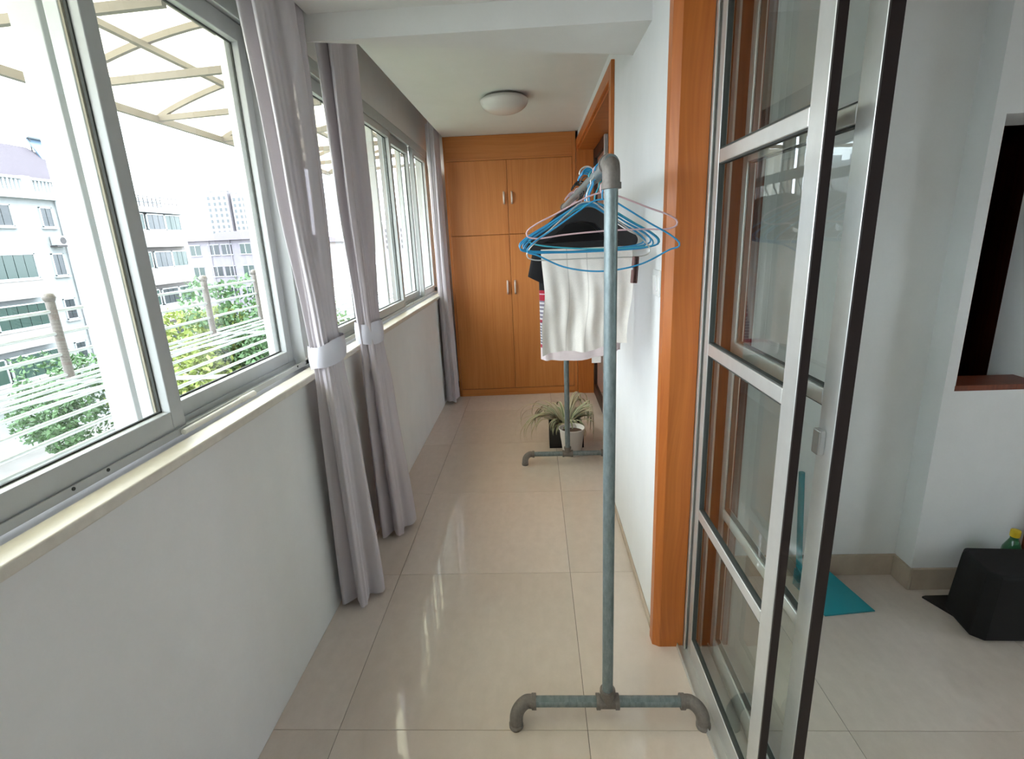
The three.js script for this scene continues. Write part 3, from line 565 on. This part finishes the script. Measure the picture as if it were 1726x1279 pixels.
// ------------------------------------------------------------------ living room things
{
  const m = thing('floor_mat', 'thin dark brown mat under the black bag', 'mat', [1.76, 0, -1.79], -0.0);
  obj('pile', prism([[-0.205, -0.1], [-0.19, -0.105], [0.5, -0.12], [0.5, 0.17], [-0.13, 0.1]], 0.001, 0.008), M.mat, m);
  const b = thing('storage_bag', 'boxy black fabric bag standing on the dark mat', 'bag', [1.77, 0.008, -1.73], 0);
  const P = [[-0.165, 0.08], [-0.19, 0.055], [-0.17, -0.08], [-0.15, -0.1], [0.28, -0.1], [0.3, -0.08], [0.3, 0.09]];
  const s = new THREE.Shape(P.map(([x, z]) => new THREE.Vector2(x, -z)));
  const g = new THREE.ExtrudeGeometry(s, { depth: 0.225, bevelEnabled: true, bevelSize: 0.014, bevelThickness: 0.016, bevelSegments: 4 }); g.rotateX(-Math.PI / 2); g.translate(0, 0.016, 0);
  const q = g.attributes.position; for (let i = 0; i < q.count; i++) { const t = q.getY(i) / 0.26; q.setX(i, q.getX(i) * (1 - 0.06 * t) + 0.01 * t); q.setZ(i, q.getZ(i) * (1 - 0.08 * t)); q.setY(i, q.getY(i) - 0.012 * t * Math.sin(q.getX(i) * 9)); } g.computeVertexNormals();
  obj('body', clean(g), M.black, b);
  obj('zip', tube([[-0.15, 0.243, 0.07], [0.05, 0.243, 0.074], [0.28, 0.243, 0.08]], 0.0035, 20, 6), M.blackPl, b);
  obj('strap', [bar([-0.05, 0.25, -0.02], [0.18, 0.25, -0.03], 0.028, 0.006)], M.blackPl, b);
  const o = thing('drink_bottle', 'green drink bottle with a yellow cap behind the black bag', 'bottle', [1.86, 0, -1.885]);
  obj('body', lathe([[0, 0.002], [0.03, 0.002], [0.034, 0.01], [0.034, 0.2], [0.03, 0.235], [0.016, 0.268], [0.0135, 0.275], [0.0135, 0.29]], 28), M.bottle, o);
  obj('cap', lathe([[0.0, 0.312], [0.015, 0.312], [0.0165, 0.308], [0.0165, 0.286], [0.014, 0.284]].reverse(), 24), M.cap, o);
  const t = sgroup('trim_7', 'dark brown wood door casing beside the black bag', 'door frame');
  obj('casing', bx(1.957, 2.05, 0, 2.14, -1.952, -1.93, 0.004), M.woodRed, t);
  obj('casing', bx(2.87, 2.963, 0, 2.14, -1.952, -1.93, 0.004), M.woodRed, t);
  obj('casing', bx(2.05, 2.87, 2.05, 2.14, -1.952, -1.93, 0.004), M.woodRed, t, true);
  const dr = sgroup('door_4', 'closed brown wood door in the living room wall beside the bag', 'door');
  obj('leaf', bx(2.052, 2.868, 0.006, 2.048, -1.952, -1.942, 0.002), M.woodRed, dr);
  for (const [y0, y1] of [[0.15, 0.95], [1.08, 1.92]]) obj('raised_panel', bx(2.17, 2.75, y0, y1, -1.943, -1.934, 0.004), M.woodRed, dr);
  obj('handle', [rod([2.8, 1.0, -1.942], [2.8, 1.0, -1.895], 0.008), rod([2.8, 1.0, -1.897], [2.7, 1.0, -1.897], 0.008)], M.steel, dr);
  const h = sgroup('trim_8', 'brown wood ledge and leaf of the recessed hatch', 'hatch');
  obj('ledge', bx(1.578, 1.902, 0.87, 0.892, -2.085, -1.951, 0.002), M.woodRed, h);
  obj('leaf', bx(-0.015, 0.015, 0.66, 1.9, -0.62, 0, 0.003).rotateY(0.12).translate(1.84, 0, -2.3), M.woodRed, h);
  // dustpan
  const d = thing('dustpan', 'teal plastic dustpan lying on the living room floor', 'dustpan', [1.2, 0, -1.87], 0.15);
  const sh = new THREE.Shape([[-0.09, 0.0], [0.115, 0.07], [0.12, 0.078], [0.06, -0.1], [0.0, -0.135], [-0.1, -0.12]].map(([x, z]) => new THREE.Vector2(x, -z)));
  obj('pan', [prism([[-0.1, 0.07], [0.11, 0.075], [0.05, -0.13], [-0.1, -0.13]], 0.001, 0.005)], M.teal, d);
  const wg = new THREE.BufferGeometry(); wg.setAttribute('position', new THREE.Float32BufferAttribute([-0.1, 0.004, 0.07, 0.11, 0.004, 0.075, 0.05, 0.06, -0.13, -0.1, 0.004, 0.07, 0.05, 0.06, -0.13, -0.1, 0.1, -0.13], 3)); wg.computeVertexNormals();
  raw('hood', wg, phy({ color: '#1b96a2', roughness: 0.35, side: THREE.DoubleSide }), d);
  obj('back_wall', bx(-0.1, 0.05, 0, 0.08, -0.136, -0.13, 0.001), M.teal, d);
  obj('handle', [rod([-0.08, 0.05, -0.13], [-0.1, 0.52, -0.155], 0.012, 14)], M.teal, d);
}

// ------------------------------------------------------------------ outside: drying rack cage and awning
{
  const c = thing('drying_shelf', 'white steel drying shelf with a railing outside the windows', 'shelf', [-1.93, 1.04, -2]);
  for (const dz of [0.0, -1.0, -1.57, -2.6, -3.5, 1.0, 2.0, 3.0]) obj('post', [rod([0, -0.03, dz], [0, 0.3, dz], 0.017, 12), lathe([[0, 0.035], [0.018, 0.03], [0.024, 0.015], [0.018, 0.0], [0, 0]].reverse(), 12).translate(0, 0.298, dz)], outdoor.post, c);
  for (const y of [0.0, 0.085, 0.17, 0.258]) obj('railing_bar', rod([0, y, 3.4], [0, y, -3.7], 0.0075, 10), outdoor.steel, c);
  for (const x of [0.07, 0.145, 0.22, 0.33, 0.49, 0.64, 0.75, 0.83]) obj('shelf_bar', rod([x, -0.005, 3.4], [x, -0.005, -3.7], 0.0065, 8), outdoor.steel, c);
  for (const dz of [3, 2, 1, 0.05, -1.05, -2.1, -3.2]) obj('cross_bar', bar([-0.01, -0.02, dz], [0.86, -0.02, dz], 0.014, 0.014), outdoor.steel, c);
  for (const dz of [0.6, -0.4, -1.4]) obj('brace', bar([0.02, -0.03, dz], [0.36, -0.02, dz - 0.7], 0.01, 0.01), outdoor.steel, c);
}
{
  const a = thing('awning', 'cream translucent awning on a pale steel frame above the windows', 'awning', [-1.09, 0, -1.78]);
  const arc = (x) => { const t = (x + 2.0) / 0.95; return 2.205 + 0.22 * Math.sin(Math.min(1, t) * Math.PI / 2) ** 0.85; };
  const xs = []; for (let i = 0; i <= 12; i++) xs.push(-2.0 + 0.9 * (i / 12) ** 1.3);
  const loc = (x) => x + 1.09;
  const bays = []; for (let i = -6; i <= 6; i++) bays.push(-i * 0.604);
  for (const z of bays) {
    const P = xs.map((x) => [loc(x), arc(x), z]);
    const segs = []; for (let i = 0; i < P.length - 1; i++) segs.push(bar(P[i], P[i + 1], 0.02, 0.024));
    obj('arched_rib', segs, outdoor.frame, a);
    obj('tie_bar', bar([loc(-2.0), 2.205, z], [loc(-1.1), 2.24, z], 0.022, 0.028), outdoor.frame, a);
  }
  obj('edge_beam', bar([loc(-2.0), 2.2, 3.66], [loc(-2.0), 2.2, -3.66], 0.026, 0.035), outdoor.frame, a);
  for (const x of [-1.58, -1.3]) obj('purlin', bar([loc(x), arc(x) - 0.02, 3.66], [loc(x), arc(x) - 0.02, -3.66], 0.024, 0.024), outdoor.frame, a);
  for (let b = 0; b < bays.length - 1; b++) {
    const z0 = bays[b], z1 = bays[b + 1], pos = [], idx = [];
    xs.forEach((x) => { for (const z of [z0, z1]) pos.push(loc(x) - (x < -1.99 ? 0.03 : 0), arc(x) + 0.016, z); });
    for (let i = 0; i < xs.length - 1; i++) { const k = i * 2; idx.push(k, k + 1, k + 2, k + 2, k + 1, k + 3); }
    const g = new THREE.BufferGeometry(); g.setAttribute('position', new THREE.Float32BufferAttribute(pos, 3)); g.setIndex(idx); g.computeVertexNormals();
    raw('sheet', g, outdoor.sheet, a);
  }
}
// ------------------------------------------------------------------ outside: ground, houses, trees
{
  struct('ground', bx(-260, 200, -10.3, -10, -320, 160), outdoor.ground, 'pale paved ground far below the balcony', 'ground');
  struct('lawn', bx(-26, -6, -10, -9.9, -60, 20), outdoor.lawn, 'green lawn below the balcony', 'lawn');
}
// a window in a wall that faces +x at the thing's x = 0
function facadeWindow(b, z0, z1, y0, y1, panes = 2, m = outdoor.pane, out = 0.0) {
  const w = new THREE.Group(); w.name = 'window'; b.add(w);
  const f = 0.07;
  obj('frame', [bx(out - 0.05, out + 0.06, y0, y0 + f, z0, z1), bx(out - 0.05, out + 0.06, y1 - f, y1, z0, z1), bx(out - 0.05, out + 0.06, y0, y1, z0, z0 + f), bx(out - 0.05, out + 0.06, y0, y1, z1 - f, z1), bx(out - 0.02, out + 0.16, y0 - 0.1, y0, z0 - 0.1, z1 + 0.1)], outdoor.white, w);
  for (let i = 0; i < panes; i++) { const a = z0 + f + (z1 - z0 - 2 * f) * i / panes, c = z0 + f + (z1 - z0 - 2 * f) * (i + 1) / panes; obj('pane', bx(out - 0.02, out + 0.02, y0 + f, y1 - f, a + 0.025, c - 0.025), m, w); }
}
function facadeWall(b, name, z0, z1, y0, y1, x0, x1, m) { return obj(name, bx(x0, x1, y0, y1, z0, z1), m, b); }
{
  const b = thing('apartment_house', 'white apartment house with a balustrade and dark tiled roof', 'building', [-31.5, 0, 0]);
  facadeWall(b, 'wall', -37.2, -12, -10, 5.2, -11, -0.02, outdoor.wallA);
  obj('cornice', bx(-0.3, 0.35, 5.2, 5.5, -37.4, -12), outdoor.white, b);
  obj('balustrade_rail', [bx(-0.1, 0.15, 6.35, 6.5, -35.6, -12), bx(-0.1, 0.15, 5.5, 5.65, -35.6, -12)], outdoor.white, b);
  const bal = []; for (let z = -12; z > -35.6; z -= 0.26) bal.push(bx(-0.04, 0.06, 5.65, 6.35, z - 0.06, z + 0.06));
  const bo = obj('baluster', bal, outdoor.white, b); bo.userData.kind = 'stuff';
  for (const z of [-33.1, -29.6, -26, -22]) obj('balustrade_pier', bx(-0.15, 0.18, 5.5, 6.55, z - 0.3, z + 0.3), outdoor.white, b);
  // dark tiled roof set back behind the terrace
  const roofG = new THREE.BufferGeometry(); const rz0 = -41.8, rz1 = -12; const v = [[-1.5, 6.6, rz0], [-1.5, 6.6, rz1], [-4.6, 9.3, rz1], [-4.6, 9.3, rz0 + 3], [-9, 6.6, rz1], [-9, 6.6, rz0]];
  const tri = [[0, 1, 2], [0, 2, 3], [3, 2, 4], [3, 4, 5], [0, 3, 5]]; roofG.setAttribute('position', new THREE.Float32BufferAttribute(tri.flat().flatMap((i) => v[i]), 3)); roofG.computeVertexNormals();
  obj('roof', roofG, outdoor.roof, b);
  facadeWall(b, 'attic_wall', -41, -12, 5.2, 6.7, -8.6, -2.2, outdoor.wallA);
  facadeWall(b, 'dormer', -31.6, -28, 5.2, 7.4, -4, -1.6, outdoor.wallA);
  // windows of the upper floors
  for (const [y0, y1] of [[3.5, 4.8], [0.4, 1.9], [-2.5, -1.05], [-5.5, -4]]) {
    if (y0 > 3) facadeWindow(b, -31.7, -29.9, y0, y1, 3); else { // glazed balcony
      obj('balcony_parapet', bx(0, 0.7, y0 - 1.15, y0 - 0.1, -31.9, -20), outdoor.wallB, b);
      facadeWindow(b, -31.8, -28.4, y0, y1, 5, outdoor.paneB, 0.6);
      facadeWindow(b, -28.2, -24.4, y0, y1, 5, outdoor.paneB, 0.6);
    }
    facadeWindow(b, -34.5, -33.6, y0, y1 - 0.05, 2);
    obj('bay', bx(-0.02, 0.55, y0 - 1.1, y0 - 0.1, -37.1, -35.2), outdoor.wallA, b);
    facadeWindow(b, -36.9, -35.4, y0, y1, 3, outdoor.pane, 0.5);
  }
  obj('downpipe', rod([0.1, -10, -34.9], [0.1, 5.2, -34.9], 0.06, 8), outdoor.white, b);
  const gh = new THREE.Group(); gh.name = 'terrace_enclosure'; b.add(gh);
  obj('frame', [0, 1, 2, 3].map((i) => bx(-0.1, 0, 5.5, 7.3, -37 + i * 0.55 - 0.04, -37 + i * 0.55 + 0.04)).concat([bx(-0.15, 0.05, 7.25, 7.4, -37.2, -35.2), bx(-0.15, 0.05, 6.5, 6.6, -37.2, -35.2)]), outdoor.white, gh);
  obj('pane', bx(-0.06, -0.04, 5.5, 7.3, -37, -35.35), outdoor.pane, gh);
  const ac = new THREE.Group(); ac.name = 'air_conditioner'; b.add(ac);
  obj('casing', bx(0.05, 0.45, 2.35, 2.95, -34.65, -33.8, 0.04), outdoor.white, ac);
  obj('fan_grille', new THREE.CylinderGeometry(0.22, 0.22, 0.04, 24).rotateZ(Math.PI / 2).translate(0.46, 2.65, -34.32), outdoor.dark, ac);
  obj('bracket', bx(0, 0.5, 2.26, 2.34, -34.7, -33.75), outdoor.dark, ac);
  const s = thing('solar_heater', 'solar water heater on the dark tiled roof', 'solar heater', [-34.9, 7.9, -39.8]);
  obj('collector', bx(-0.05, 0.05, 0, 2.3, -0.9, 0.9).rotateZ(0.5), outdoor.solar, s);
  obj('tank', rod([-0.95, 2.3, -1.05], [-0.95, 2.3, 1.05], 0.28, 16), outdoor.steel, s);
  obj('stand', [bar([-0.95, 0, -0.8], [-0.95, 2.1, -0.8], 0.06, 0.06), bar([-0.95, 0, 0.8], [-0.95, 2.1, 0.8], 0.06, 0.06)], outdoor.dark, s);
}
{
  const b = thing('apartment_house', 'white apartment house with rounded glazed balconies and roof railing', 'building', [-31.5, 0, 0]);
  facadeWall(b, 'wall', -48.4, -40.2, -10, 5.0, -10, -0.8, outdoor.wallB);
  const plan = [[-0.8, -40.4], [0.3, -40.4], [0.3, -46.6], [0.1, -47.6], [-0.4, -48.3], [-0.9, -48.5], [-0.9, -40.4]];
  obj('roof_slab', prism(plan.map(([x, z]) => [x * 1.15, z - 0.1]), 4.85, 5.25), outdoor.white, b);
  for (const y of [2.4, -0.65, -3.7, -6.7]) obj('balcony_parapet', prism(plan, y - 0.3, y + 1.05), outdoor.wallB, b);
  for (const [y0, y1] of [[3.45, 4.75], [0.4, 1.75], [-2.65, -1.3], [-5.7, -4.3]]) {
    facadeWindow(b, -42.6, -40.6, y0, y1, 3, outdoor.paneB, 0.15); facadeWindow(b, -45, -42.9, y0, y1, 3, outdoor.pane, 0.15); facadeWindow(b, -47.2, -45.2, y0, y1, 3, outdoor.paneB, 0.05);
  }
  const posts = []; for (let z = -40.5; z > -48; z -= 0.5) posts.push(rod([0.15, 5.25, z], [0.15, 6.1, z], 0.03, 6));
  obj('railing_rail', [bar([0.15, 6.1, -40.5], [0.15, 6.1, -48], 0.06, 0.06), bar([0.15, 5.65, -40.5], [0.15, 5.65, -48], 0.04, 0.04)], outdoor.dark, b);
  obj('railing_post', posts, outdoor.dark, b).userData.kind = 'stuff';
  for (const z of [-41.3, -43.6, -45.4]) obj('roof_box', bx(-1.2, -0.4, 5.25, 6.2 + 0.2 * (z % 1), z - 0.4, z + 0.4), outdoor.white, b);
}
function frontHouse(label, x0, x1, z, eave, roofH, rows, cols, wallM, depth = 10, wh = 1.3) {
  const b = thing('apartment_house', label, 'building', [(x0 + x1) / 2, -10, z]);
  const W = (x1 - x0) / 2;
  obj('wall', bx(-W, W, 0, eave + 10, -depth, 0), wallM, b);
  const g = new THREE.BufferGeometry(), e = eave + 10, v = [[-W - 0.4, e, 0.6], [W + 0.4, e, 0.6], [W + 0.4, e, -depth], [-W - 0.4, e, -depth], [-W + 2, e + roofH, -depth / 2], [W - 2, e + roofH, -depth / 2]];
  const tri = [[0, 1, 5], [0, 5, 4], [2, 3, 4], [2, 4, 5], [0, 4, 3], [1, 2, 5], [0, 2, 1], [0, 3, 2]]; g.setAttribute('position', new THREE.Float32BufferAttribute(tri.flat().flatMap((i) => v[i]), 3)); g.computeVertexNormals();
  obj('roof', g, outdoor.roof, b);
  for (let r = 0; r < rows; r++) for (let c = 0; c < cols; c++) {
    const cx = -W + (c + 0.5) * 2 * W / cols + (c % 2 ? 0.2 : -0.2), y = e - 1.9 - r * 2.9, w = new THREE.Group(); w.name = 'window'; b.add(w);
    obj('frame', [bx(cx - 0.8, cx + 0.8, y - 0.12, y, 0, 0.16), bx(cx - 0.8, cx + 0.8, y + wh, y + wh + 0.1, 0, 0.12), bx(cx - 0.04, cx + 0.04, y, y + wh, 0, 0.08)], outdoor.white, w);
    obj('pane', bx(cx - 0.72, cx + 0.72, y, y + wh, 0, 0.03), c % 3 ? outdoor.pane : outdoor.paneB, w);
  }
  for (const k of [-0.33, 0.33]) obj('downpipe', rod([W * k, 0, 0.1], [W * k, e, 0.1], 0.09, 6), outdoor.wallC, b);
  return b;
}
frontHouse('pale house with a dark hipped roof below the tower blocks', -47.5, -38.6, -72, 3.0, 1.3, 4, 4, outdoor.wallC);
frontHouse('lower pale house with a grey roof next to the dark roofed house', -37.6, -30.2, -76, 2.2, 1.2, 4, 4, outdoor.wallB);
function tower(label, x0, x1, top, z) {
  const b = thing('tower_block', label, 'building', [(x0 + x1) / 2, -10, z]), W = (x1 - x0) / 2;
  obj('wall', bx(-W, W, 0, top + 10, -14, 0), outdoor.wallT, b);
  obj('roof_parapet', [bx(-W - 0.2, W + 0.2, top + 10, top + 10.8, -14.2, 0.2), bx(-W * 0.4, W * 0.4, top + 10.8, top + 13, -10, -4)], outdoor.white, b);
  const f = []; for (let y = top + 7; y > 8; y -= 2.05) for (const k of [-0.72, -0.2, 0.25, 0.72]) f.push(bx(k * W - 0.42, k * W + 0.42, y, y + 1.15, 0, 0.06));
  obj('windows', f, outdoor.paneT, b).userData.kind = 'stuff';
  for (const k of [-0.48, 0.48]) obj('pilaster', bx(k * W - 0.12, k * W + 0.12, 0, top + 10, 0, 0.3), outdoor.white, b);
}
tower('wide white tower block rising behind the dark roofed house', -122, -113.4, 23.2, -200);
tower('narrow white tower block beside the wide tower block', -112, -104.6, 22.4, -200);
tower('distant grey tower block seen through the window beside the cabinet', -58, -46, 9, -205);

function tree(name, label, x, z, top, r, h, mi, group, count = 1500) {
  const t = thing(name, label, name.includes('shrub') ? 'shrub' : 'tree', [x, -9.9, z], 0, group);
  const H = top + 9.9;
  if (!name.includes('shrub')) obj('trunk', [new THREE.CylinderGeometry(0.1, 0.17, Math.max(0.6, H - h), 8).translate(0, Math.max(0.6, H - h) / 2, 0)], outdoor.trunk, t);
  const g = new THREE.BufferGeometry(); g.setAttribute('position', new THREE.Float32BufferAttribute([0, 0, 0, 0.09, 0.015, 0.055, 0.2, 0, 0, 0.09, -0.015, -0.055], 3)); g.setIndex([0, 1, 2, 0, 2, 3]); g.computeVertexNormals();
  const im = new THREE.InstancedMesh(g, leafMat[mi], count); im.name = 'foliage'; im.castShadow = im.receiveShadow = true; im.userData.kind = 'stuff';
  const m4 = new THREE.Matrix4(), q = new THREE.Quaternion(), e = new THREE.Euler(), col = new THREE.Color();
  const lobes = []; for (let i = 0; i < 11; i++) lobes.push([rr(-0.6, 0.6) * r, H - h / 2 + rr(-0.36, 0.36) * h, rr(-0.6, 0.6) * r, rr(0.35, 0.6) * r]);
  for (let i = 0; i < count; i++) {
    const l = lobes[i % lobes.length], a = rr(0, 6.283), cz = rr(-1, 1), s = Math.sqrt(1 - cz * cz), R = l[3] * (0.55 + 0.45 * Math.sqrt(rnd()));
    e.set(rr(-1.2, 1.2), rr(0, 6.28), rr(-1.2, 1.2)); q.setFromEuler(e); const sc = rr(0.7, 1.5);
    m4.compose(new THREE.Vector3(l[0] + R * s * Math.cos(a), Math.min(H, l[1] + R * cz * h / r * 0.55), l[2] + R * s * Math.sin(a)), q, new THREE.Vector3(sc, sc, sc)); im.setMatrixAt(i, m4);
    const k = rr(0.75, 1.2); col.setRGB(k, k, k * 0.95); im.setColorAt(i, col);
  }
  t.add(im);
}
for (const [x, z, top, r, h, mi] of [[-12, -21, 0.5, 2.3, 5, 1], [-10.6, -22.5, 0.1, 2.0, 4.5, 0], [-13.4, -19.5, -0.7, 1.8, 4, 2], [-15.5, -25, -1.2, 2.2, 5, 0], [-9.4, -20, -1.0, 1.8, 4, 1], [-18, -22, -2.2, 2.0, 4, 2], [-20.5, -21, -2.6, 2.2, 4.5, 1]]) tree('garden_tree', ['bright green garden tree below the balcony railing', 'deep green garden tree below the balcony railing', 'yellow green garden tree below the balcony railing'][mi], x, z, top, r, h, mi, 'garden trees below the railing', 5000);
for (const [x, z, top, r, h, mi] of [[-7.6, -9.8, -2.9, 1.5, 3, 2], [-6.9, -12.4, -3.0, 1.6, 3, 0], [-9.2, -12, -3.6, 1.7, 3, 1], [-10.5, -14.5, -3.2, 1.8, 3, 2], [-8.3, -15.6, -2.4, 1.8, 3, 0], [-9, -8, -4.2, 1.8, 3, 1], [-11.5, -11, -5.2, 2, 3, 2], [-13.5, -14, -4.9, 2, 3, 1], [-7.2, -7, -4.6, 1.6, 2.6, 0], [-6.8, -15.5, -3.2, 1.6, 3, 1]]) tree('garden_shrub', ['bright green leafy shrub under the drying shelf', 'deep green leafy shrub under the drying shelf', 'yellow green leafy shrub under the drying shelf'][mi], x, z, top, r, h, mi, 'shrubs under the drying shelf', 4500);

renderer.render(scene, camera);
